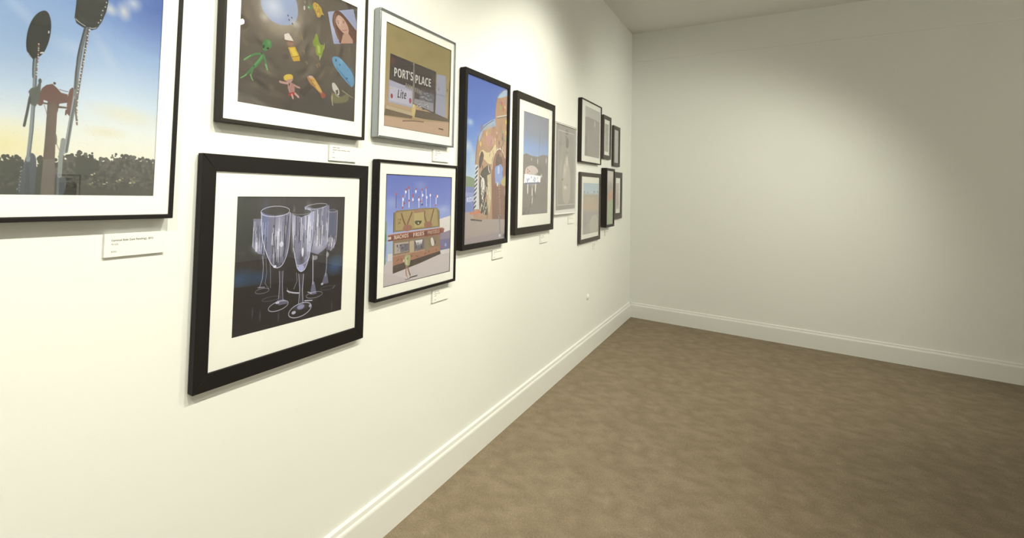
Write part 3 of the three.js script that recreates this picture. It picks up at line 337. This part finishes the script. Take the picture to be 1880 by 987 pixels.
// 8: bottle hanging in a grey room, with its grey surround and white lower margin
const artBottle = paper(497, 625, 1.2, (k) => {
  const { P, S, C, B, V, W, H } = k;
  V([[0, '#e9e8e2'], [1, '#e9e8e2']]); P('#8d8782', [19.9,-25.7,579.1,-27.3,614.1,595.4,54.2,602.3]);
  P('#958e88', [88.8,52.5,462.4,53.3,481.3,564.6,87.4,568]); k.alpha = 0.8; B(fade(128, 120, 117), [160,136.8], 60, 50); B(fade(178, 172, 160), [145.6,319], 60, 110); B(fade(130, 125, 120), [416.6,340.9], 44, 110); B(fade(132, 124, 120), [363,105.6], 60, 40); B(fade(158, 140, 130), [178.7,476.9], 60, 60); k.alpha = 1;
  P('#b8aea0', [240.8,246.3,302.6,204.1,332.6,272.9,375.8,334.2,383.2,468.4,361.9,562.8,207.9,560.5,186.4,393.4], 1); k.alpha = 0.9; B(fade(222, 212, 190), [245,323], 46, 60); B(fade(255, 248, 232), [293.1,266.9], 22, 46); B(fade(255, 250, 236), [258.1,445.9], 50, 18); B(fade(190, 176, 160), [281.1,515.2], 60, 40);
  C('#4a413d', [281.3,53.7], 34, 20); C('#2b2624', [291.8,126.8], 36, 38); C('#6d6660', [270.4,89.6], 30, 12); S('#5b534f', 5, [251.1,203.3,328.2,194.7], 0); S('#6a625c', 3, [287.1,158.3,290.1,212.6], 0); C('#5a4438', [192.3,389.5], 16, 9); C('#6a5a50', [301.9,426], 9, 4); S('#77706c', 4, [239.1,215.6,194.5,317.2]); S('#706a66', 5, [426.2,268.7,445.4,368.1], 0);
  k.O('#d9d6cf', 5, [88.8,52.5,462.4,53.3,481.3,564.6,87.4,568]); S('#cfcac2', 4, [180.3,59.1,180.1,279.8], 0);
}, 1);
// 9: grey view under a pale sky
const artGrey = paper(465, 396, 1.2, (k) => {
  const { P, S, C, B, V } = k;
  V([[0, '#c9c8c2'], [0.33, '#d8d7d0'], [0.4, '#8f8583'], [0.7, '#8d8280'], [1, '#867c7a']]);
  P('#8a807e', [-51.8,98.5,134.8,85.7,516.2,93.4,534.8,413.1,-32.4,440.9]); k.alpha = 0.5; B(fade(168, 155, 150), [306.8,178.2], 120, 60); B(fade(140, 132, 134), [114.4,291.3], 80, 50); k.alpha = 1; P('#5a5452', [-13.1,246.1,79.5,238.2,104.8,404.1,-3.6,414.2]); for (let i = 0; i < 30; i++) { const p = [37.4,322.7]; C(i % 2 ? '#6a6462' : '#8a8380', [p[0] + (rnd() - 0.5) * 80, p[1] + (rnd() - 0.5) * 150], 8, 5); } P('#d6d2ca', [293.7,98.9,328.2,99.7,330.8,144.4,296.5,147.8]);
  S('#8f8b86', 4, [-56.9,6.8,510.9,0.9], 0);
}, 0.95);
// 10, 11: two small narrow studies
const artStudy = paper(135, 245, 1.5, (k) => {
  const { V, C, B } = k; V([[0, '#8d8a84'], [0.5, '#a39c96'], [1, '#a7a39b']]);
  for (let i = 0; i < 90; i++) C(`rgba(${rnd() < 0.5 ? '98,94,88' : '190,186,178'},0.5)`, [30 + rnd() * 90, 12 + rnd() * 235], 3 + rnd() * 9, 3 + rnd() * 7); k.alpha = 0.5; B(fade(182, 160, 158), [70, 90], 40, 20); }, 0.95);
const artPale = paper(190, 310, 1.5, (k) => {
  const { V, C, B } = k; V([[0, '#cbc9c3'], [0.15, '#bcbab6'], [0.8, '#b4b0ac'], [1, '#c3c0ba']]);
  k.alpha = 0.4; for (let i = 0; i < 40; i++) B(rnd() < 0.5 ? fade(150, 146, 142) : fade(205, 202, 196), [rnd() * 200, 40 + rnd() * 230], 20 + rnd() * 20, 14); C('rgba(110,106,102,0.6)', [70, 150], 16, 12); }, 0.95);
// 12: beach with a pale sky
const artBeach = paper(477, 404, 1.2, (k) => {
  const { P, S, C, B, V } = k; V([[0, '#a9c4d8'], [0.2, '#b4d0e4'], [0.25, '#a5937e'], [0.5, '#c3a480'], [0.62, '#948c92'], [1, '#a89e92']]);
  for (const [p, r] of [[[53.8,76.4], 20], [[149.1,80.4], 14], [[349.5,75.5], 30], [[455.5,75.2], 24]]) C('#7f7c7c', p, r, 9); k.alpha = 0.7; B(fade(200, 178, 150), [217.6,137.4], 160, 40); B(fade(152, 146, 156), [94.8,248], 110, 50); B(fade(140, 134, 136), [393.8,238.7], 70, 14); k.alpha = 1;
  P('#bdb5a2', [241.7,269.9,484.2,259.4,493.1,411.6,200.2,408.3], 1); k.alpha = 0.7; B(fade(130, 122, 126), [84,333.2], 60, 40); C('#e5dccb', [318.1,129.3], 9, 6); C('#6a5a50', [257.9,115.6], 7, 12); C('#e2ddd4', [179.9,337.6], 8, 7); S('#8f8a86', 3, [56.6,400,368.1,400.1], 0); }, 0.9);
// 13: red flower
const artFlower = paper(256, 472, 1.4, (k) => {
  const { P, S, C, B, V } = k; V([[0, '#d9d3c2'], [0.12, '#d3c9b8'], [0.3, '#9a8d82'], [0.46, '#7a6c60'], [0.55, '#7c8a58'], [1, '#84966c']]);
  k.alpha = 0.8; B(fade(110, 100, 94), [165,142.7], 110, 50); k.alpha = 1;
  for (const [x, y, r, c] of [[148.8,215.4], [209.6,195.9], [109.7,239.3], [253.4,225.3], [171.1,244.5]].map((p, i) => [...p, 44, ['#c9603f', '#c2684c', '#b44a34', '#a84a36', '#bd5c40'][i]])) C(c, [x, y], r, 30); S('#5f9a30', 22, [234.4,259.6,223.3,425.4], 0); for (let i = 0; i < 24; i++) C(i % 2 ? '#93a874' : '#6f8a50', [40 + rnd() * 210, 280 + rnd() * 200], 18, 26); S('#6fb034', 18, [244.9,259.6,239.6,347.7], 0); }, 0.9);
// 14: narrow picture half hidden behind the deep frame
const artNarrow = paper(130, 245, 1.5, (k) => {
  const { V, C, B } = k; V([[0, '#c2b4aa'], [0.4, '#b09a90'], [0.75, '#a8968e'], [1, '#b8b0aa']]); k.alpha = 0.4; for (let i = 0; i < 30; i++) B(rnd() < 0.5 ? fade(150, 120, 110) : fade(196, 184, 176), [rnd() * 140, rnd() * 250], 18, 22); }, 0.9);


// ---------- framed pictures ----------
// rail: a mitred length of moulding lying along +x, its outer edge at y = 0, its inner edge at y = b, its depth along z
function railGeo(len, b, t) {
  const e = Math.min(0.0015, b * 0.15), s = new THREE.Shape();
  s.moveTo(-len / 2 + e * 2.2, e); s.lineTo(len / 2 - e * 2.2, e); s.lineTo(len / 2 - b + e * 0.2, b - e); s.lineTo(-len / 2 + b - e * 0.2, b - e); s.closePath();
  return new THREE.ExtrudeGeometry(s, { depth: t - 2 * e, bevelEnabled: true, bevelThickness: e, bevelSize: e, bevelSegments: 2 }).translate(0, 0, e);
}
// a: [along0, along1], y: [bottom, top] above the eye line, t: depth, b: face width of the moulding, m: window of the mat, art: the print's canvas and rectangle
function framedPicture(name, label, category, o) {
  const [a0, a1] = o.a, [y0, y1] = o.y, w = a1 - a0, h = y1 - y0, t = o.t, b = o.b;
  const wallX = o.wallX ?? 0;
  const th = thing(name, label, category, o.pos ?? [wallX + 0.004, EYE + y0, -(a0 + a1) / 2]);
  th.rotation.y = o.turn ?? Math.PI / 2;
  if (o.tilt) th.rotateZ(o.tilt);
  const rail = (len, x, y, rot) => { const r = mesh('frame_rail', railGeo(len, b, t), o.mat, th); r.position.set(x, y, 0); r.rotation.z = rot; return r; };
  rail(w, 0, 0, 0); rail(w, 0, h, Math.PI); rail(h, w / 2, h / 2, Math.PI / 2); rail(h, -w / 2, h / 2, -Math.PI / 2);
  const rec = o.recess ?? 0.005, front = t - rec;             // glass lies at `front`, mat just behind it
  const ow = w - 2 * b + 0.004, oh = h - 2 * b + 0.004;
  const glass = mesh('glass_pane', new THREE.BoxGeometry(ow, oh, 0.002), M.glass, th); glass.position.set(0, h / 2, front);
  const cx = (a0 + a1) / 2;
  const [p0, p1, q0, q1] = o.rect;                            // print: along0, along1, bottom, top
  if (o.window) {
    const [i0, i1, j0, j1] = o.window;
    const s = new THREE.Shape(); s.moveTo(-ow / 2, b - 0.002); s.lineTo(ow / 2, b - 0.002); s.lineTo(ow / 2, h - b + 0.002); s.lineTo(-ow / 2, h - b + 0.002); s.closePath();
    const hole = new THREE.Path(); hole.moveTo(i0 - cx, j0 - y0); hole.lineTo(i0 - cx, j1 - y0); hole.lineTo(i1 - cx, j1 - y0); hole.lineTo(i1 - cx, j0 - y0); hole.closePath(); s.holes.push(hole);
    const g = new THREE.ExtrudeGeometry(s, { depth: 0.0018, bevelEnabled: false });
    const m = mesh('mat_board', g, o.matMat ?? M.mat, th); m.position.z = front - 0.0032;
    if (o.fillet) { // a thin coloured inner mat that shows as a line around the print
      const f = new THREE.Shape(); const e = o.fillet, big = 0.01;
      f.moveTo(i0 - cx - big, j0 - y0 - big); f.lineTo(i1 - cx + big, j0 - y0 - big); f.lineTo(i1 - cx + big, j1 - y0 + big); f.lineTo(i0 - cx - big, j1 - y0 + big); f.closePath();
      const fh = new THREE.Path(); fh.moveTo(i0 - cx + e, j0 - y0 + e); fh.lineTo(i0 - cx + e, j1 - y0 - e); fh.lineTo(i1 - cx - e, j1 - y0 - e); fh.lineTo(i1 - cx - e, j0 - y0 + e); fh.closePath(); f.holes.push(fh);
      mesh('inner_mat', new THREE.ExtrudeGeometry(f, { depth: 0.001, bevelEnabled: false }), o.filletMat ?? M.black, m).position.z = -0.0012;
    }
  }
  const E = EDGE / 1000, pg = new THREE.BoxGeometry(p1 - p0 + 2 * E, q1 - q0 + 2 * E, 0.001);
  const pm = std({ map: o.art, color: lin(o.tone ?? 0.7, o.tone ?? 0.7, (o.tone ?? 0.7) * 1.13), roughness: 0.85 });
  const pr = mesh('print', pg, pm, th); pr.position.set((p0 + p1) / 2 - cx, (q0 + q1) / 2 - y0, front - (o.window ? 0.0052 : 0.0035));
  return th;
}
const IN = (r, e) => [r[0] - e, r[1] + e, r[2] - e, r[3] + e];
const FP = framedPicture;
let r;
r = [-0.2225, 0.6245, -0.0445, 0.605];
FP('framed_picture', 'large black framed picture of a paddle armed carnival ride at sunset', 'picture', { a: [-0.277, 0.675], y: [-0.097, 0.663], t: 0.03, b: 0.0105, mat: M.black, rect: r, window: r, tone: 0.66, art: artRide, tilt: -0.012 });
r = [0.8615, 1.370, 0.202, 0.599];
FP('framed_picture', 'black framed picture of toys floating in a brown cloud tunnel', 'picture', { a: [0.801, 1.424], y: [0.142, 0.661], t: 0.028, b: 0.0105, mat: M.brownBlack, rect: r, window: r, tone: 0.56, art: artToys });
r = [0.875, 1.3365, -0.432, -0.0535];
FP('framed_picture', 'wide black framed drawing of crystal glasses on a dark table', 'picture', { a: [0.754, 1.458], y: [-0.549, 0.0565], t: 0.021, b: 0.045, mat: M.black, rect: r, window: r, tone: 0.75, art: artGlasses, recess: 0.004, tilt: -0.007 });
r = [1.5465, 2.059, 0.207, 0.5965];
FP('framed_picture', 'silver metal framed picture of a tan bar front with black sign', 'picture', { a: [1.499, 2.090], y: [0.1615, 0.6365], t: 0.028, b: 0.0075, mat: M.silver, rect: r, window: r, tone: 0.64, art: artBar, fillet: 0.002 });
r = [1.5725, 2.094, -0.3915, 0.030];
FP('framed_picture', 'thin black framed picture of a fries stand under blue sky', 'picture', { a: [1.513, 2.137], y: [-0.438, 0.0825], t: 0.028, b: 0.0115, mat: M.black, rect: r, window: r, tone: 0.85, art: artFries, fillet: 0.002 });
r = [2.217, 2.706, -0.284, 0.523];
FP('framed_picture', 'tall black framed picture of a gingerbread fun house without a mat', 'picture', { a: [2.189, 2.734], y: [-0.309, 0.549], t: 0.03, b: 0.026, mat: M.black, rect: r, tone: 0.82, art: artHouse });
r = [2.974, 3.421, -0.169, 0.439];
FP('framed_picture', 'wide black framed picture of a street at dusk with lit sign', 'picture', { a: [2.850, 3.526], y: [-0.279, 0.541], t: 0.024, b: 0.04, mat: M.brownBlack, rect: r, window: r, tone: 0.95, art: artDusk });
r = [3.571, 4.056, -0.180, 0.433];
FP('framed_picture', 'thin white framed picture of a pale bottle on grey', 'picture', { a: [3.565, 4.062], y: [-0.186, 0.439], t: 0.018, b: 0.006, mat: M.whiteWood, rect: [3.565, 4.062, -0.186, 0.439], tone: 0.9, art: artBottle, clip: 1 });
r = [4.265, 4.73, 0.247, 0.643];
FP('framed_picture', 'thin black framed grey picture above the beach picture', 'picture', { a: [4.152, 4.760], y: [0.197, 0.688], t: 0.026, b: 0.009, mat: M.brownBlack, rect: r, window: IN(r, -0.004), tone: 0.72, art: artGrey });
r = [4.95, 5.085, 0.327, 0.572];
FP('framed_picture', 'small charcoal framed study above the red flower picture', 'picture', { a: [4.872, 5.156], y: [0.261, 0.643], t: 0.016, b: 0.034, mat: M.charcoal, rect: r, window: r, tone: 0.75, art: artStudy });
r = [5.30, 5.49, 0.245, 0.555];
FP('framed_picture', 'small charcoal framed pale picture nearest the far corner in the upper row', 'picture', { a: [5.262, 5.530], y: [0.211, 0.589], t: 0.015, b: 0.034, mat: M.charcoal, rect: r, tone: 0.75, art: artPale });
r = [4.285, 4.762, -0.364, 0.040];
FP('framed_picture', 'charcoal framed picture of a beach under the thin black framed grey one', 'picture', { a: [4.190, 4.805], y: [-0.429, 0.123], t: 0.016, b: 0.032, mat: M.charcoal, rect: r, window: r, tone: 0.85, art: artBeach });
r = [4.912, 5.168, -0.314, 0.158];
FP('framed_picture', 'deep black framed picture of a red flower over green', 'picture', { a: [4.888, 5.190], y: [-0.336, 0.180], t: 0.043, b: 0.022, mat: M.brownBlack, rect: r, tone: 0.85, art: artFlower });
r = [5.40, 5.53, -0.19, 0.055];
FP('framed_picture', 'charcoal framed narrow picture partly hidden behind the deep flower frame', 'picture', { a: [5.300, 5.632], y: [-0.282, 0.160], t: 0.018, b: 0.055, mat: M.charcoal, rect: r, window: r, tone: 0.85, art: artNarrow });
// on the facing wall, seen mirrored in the glass of the carnival ride picture
r = [0.04, 0.24, 0.04, 0.30];
FP('framed_picture', 'small silver framed picture on the facing wall', 'picture', { a: [0, 0.28], y: [0, 0.34], pos: [ROOM.x1 - 0.001, EYE - 0.37, -2.52], turn: -Math.PI / 2, t: 0.025, b: 0.012, mat: M.silver, rect: r, window: r, tone: 0.72, art: artGrey });


// ---------- caption cards ----------
function captionTexture(lines, dark) {
  const c = document.createElement('canvas'); c.width = 588; c.height = 204; const g = c.getContext('2d');
  g.fillStyle = '#fbfaf6'; g.fillRect(0, 0, 588, 204); g.fillStyle = dark; let y = 34;
  for (const [str, size, bold] of lines) { if (str) { g.font = (bold ? 'bold ' : '') + size + 'px sans-serif'; g.fillText(str, 62, y); } y += 33; }
  const t = new THREE.CanvasTexture(c); t.colorSpace = THREE.SRGBColorSpace; return t;
}
// where the lettering is too small to read, plain strokes of word length stand for it
function strokesTexture(rows) {
  const c = document.createElement('canvas'); c.width = 588; c.height = 204; const g = c.getContext('2d');
  g.fillStyle = '#fbfaf6'; g.fillRect(0, 0, 588, 204); g.fillStyle = '#857c72';
  rows.forEach((r, j) => { let x = 62; for (const w of r) { g.fillRect(x, 24 + j * 34, w, 8); x += w + 14; } });
  const t = new THREE.CanvasTexture(c); t.colorSpace = THREE.SRGBColorSpace; return t;
}
const cardGeo = new THREE.BoxGeometry(0.147, 0.051, 0.006).translate(0, 0.0255, 0.003);
const faceGeo = new THREE.PlaneGeometry(0.1466, 0.0506).translate(0, 0.0255, 0.0062);
function captionCard(label, a, y, tex) {
  const t = thing('caption_card', label, 'caption card', [0.001, EYE + y, -a], 'white caption cards under the pictures'); t.rotation.y = Math.PI / 2;
  mesh('foam_board', cardGeo, M.card, t);
  mesh('printed_face', faceGeo, std({ map: tex, color: lin(0.88, 0.88, 0.87), roughness: 0.7 }), t);
}
captionCard('white caption card with four printed lines below the carnival ride picture', 0.598, -0.185,
  captionTexture([['', 22], ['Carnival Ride (Sale Pending), 2012', 25, 1], ['Acrylic', 23], ['', 22], ['$450', 23]], '#191613'));
const rowsA = strokesTexture([[70, 60], [90, 60, 110, 70], [40], [], [50]]), rowsB = strokesTexture([[60, 90], [110, 70], [70], [], [60]]);
for (const [what, a, y, tx] of [
  ['the dark picture of floating toys', 1.340, 0.065, rowsA], ['the silver framed bar front picture', 2.025, 0.096, rowsB], ['the fries stand picture', 2.05, -0.516, rowsB],
  ['the tall gingerbread house picture', 2.677, -0.390, rowsA], ['the dusk street picture in the wide black frame', 3.416, -0.358, rowsB], ['the white framed bottle picture', 4.009, -0.261, rowsA],
  ['the beach picture', 4.710, -0.505, rowsB], ['the deep framed red flower picture', 5.110, -0.418, rowsA]])
  captionCard('white caption card on the wall below ' + what, a, y, tx);

// small white plastic plug low on the wall
{ const t = thing('wall_plug', 'tiny white round plug low on the picture wall near the far corner', 'wall plug', [0, EYE - 0.874, -4.508]); t.rotation.y = Math.PI / 2;
  mesh('cap', new THREE.LatheGeometry([[0.0001, 0.012], [0.012, 0.011], [0.020, 0.007], [0.023, 0]].map(([x, y]) => new THREE.Vector2(x, y)), 20).rotateX(Math.PI / 2), M.trim, t);
  mesh('rim', new THREE.TorusGeometry(0.023, 0.0025, 8, 20).translate(0, 0, 0.002), M.trim, t); }

// ---------- track lighting (above the picture) ----------
const canGeo = new THREE.LatheGeometry([[0.0001, 0.15], [0.030, 0.148], [0.036, 0.140], [0.038, 0.06], [0.052, 0.0], [0.049, 0.0], [0.036, 0.055], [0.0001, 0.055]].map(([x, y]) => new THREE.Vector2(x, y)), 28);
const bulbGeo = new THREE.CylinderGeometry(0.022, 0.020, 0.006, 24).translate(0, 0.050, 0);
const UP = new THREE.Vector3(0, 1, 0);
function trackLamp(label, from, aim, candela, angle, trackX, trackY, group) {
  const t = thing('track_lamp', label, 'lamp', from, group);
  const dir = new THREE.Vector3(...aim).sub(new THREE.Vector3(...from)).normalize(), q = new THREE.Quaternion().setFromUnitVectors(UP, dir.clone().negate());
  const can = mesh('lamp_can', canGeo, M.brownBlack, t); can.quaternion.copy(q);
  mesh('bulb', bulbGeo, M.bulb, can);
  const top = new THREE.Vector3(trackX - from[0], trackY - from[1], 0), root = dir.clone().multiplyScalar(-0.11), len = top.distanceTo(root);
  const arm = mesh('arm', new THREE.CylinderGeometry(0.007, 0.007, len, 12), M.track, t); arm.position.copy(top).add(root).multiplyScalar(0.5); arm.quaternion.setFromUnitVectors(UP, top.clone().sub(root).normalize());
  mesh('adapter', box(-0.018, 0.018, -0.03, 0.0, -0.05, 0.05), M.track, t).position.copy(top);
  const l = new THREE.SpotLight(LAMP_COLOR, candela, 0, angle, 1.0, 2); l.name = 'lamp_light'; l.castShadow = true; l.shadow.radius = 0.7; l.shadow.mapSize.set(1024, 1024);
  l.position.copy(dir).multiplyScalar(-0.040); t.add(l);
  l.target.position.copy(dir).multiplyScalar(2); t.add(l.target);
}
function track(label, x, z0, z1) {
  const t = thing('light_track', label, 'light track', [x, R.h - 0.04, (z0 + z1) / 2]);
  const L = Math.abs(z1 - z0);
  mesh('channel', mergeGeometries([box(-0.018, 0.018, 0.034, 0.04, -L / 2, L / 2), box(-0.018, -0.013, 0, 0.034, -L / 2, L / 2), box(0.013, 0.018, 0, 0.034, -L / 2, L / 2)]), M.track, t);
  mesh('end_cap', box(-0.018, 0.018, 0, 0.04, -L / 2 - 0.006, -L / 2), M.track, t); mesh('end_cap', box(-0.018, 0.018, 0, 0.04, L / 2, L / 2 + 0.006), M.track, t);
}
track('white ceiling track with lamps aimed at the row of pictures', 1.45, 1.2, -4.8);
const nth = ['first', 'second', 'third', 'fourth', 'fifth', 'sixth'];
WALL_LAMPS.forEach(([x, y, a, ta, ty, cd, ang, mx], i) => trackLamp(nth[i] + ' white track lamp aimed at the picture wall', [x, y, -a], [0, ty, -ta], cd, ang, mx ?? 1.45, mx ? R.h : R.h - 0.04, 'picture wall lamps'));
track('white ceiling track with lamps aimed at the facing wall', 3.6, 2.2, -5.4);
FAR_LAMPS.forEach(([x, y, a], i) => trackLamp(nth[i] + ' white track lamp aimed at the facing wall', [x, y, -a], [R.x1, 1.4, -a], 11, 0.9, 3.6, R.h - 0.04, 'facing wall lamps'));

renderer.render(scene, camera);
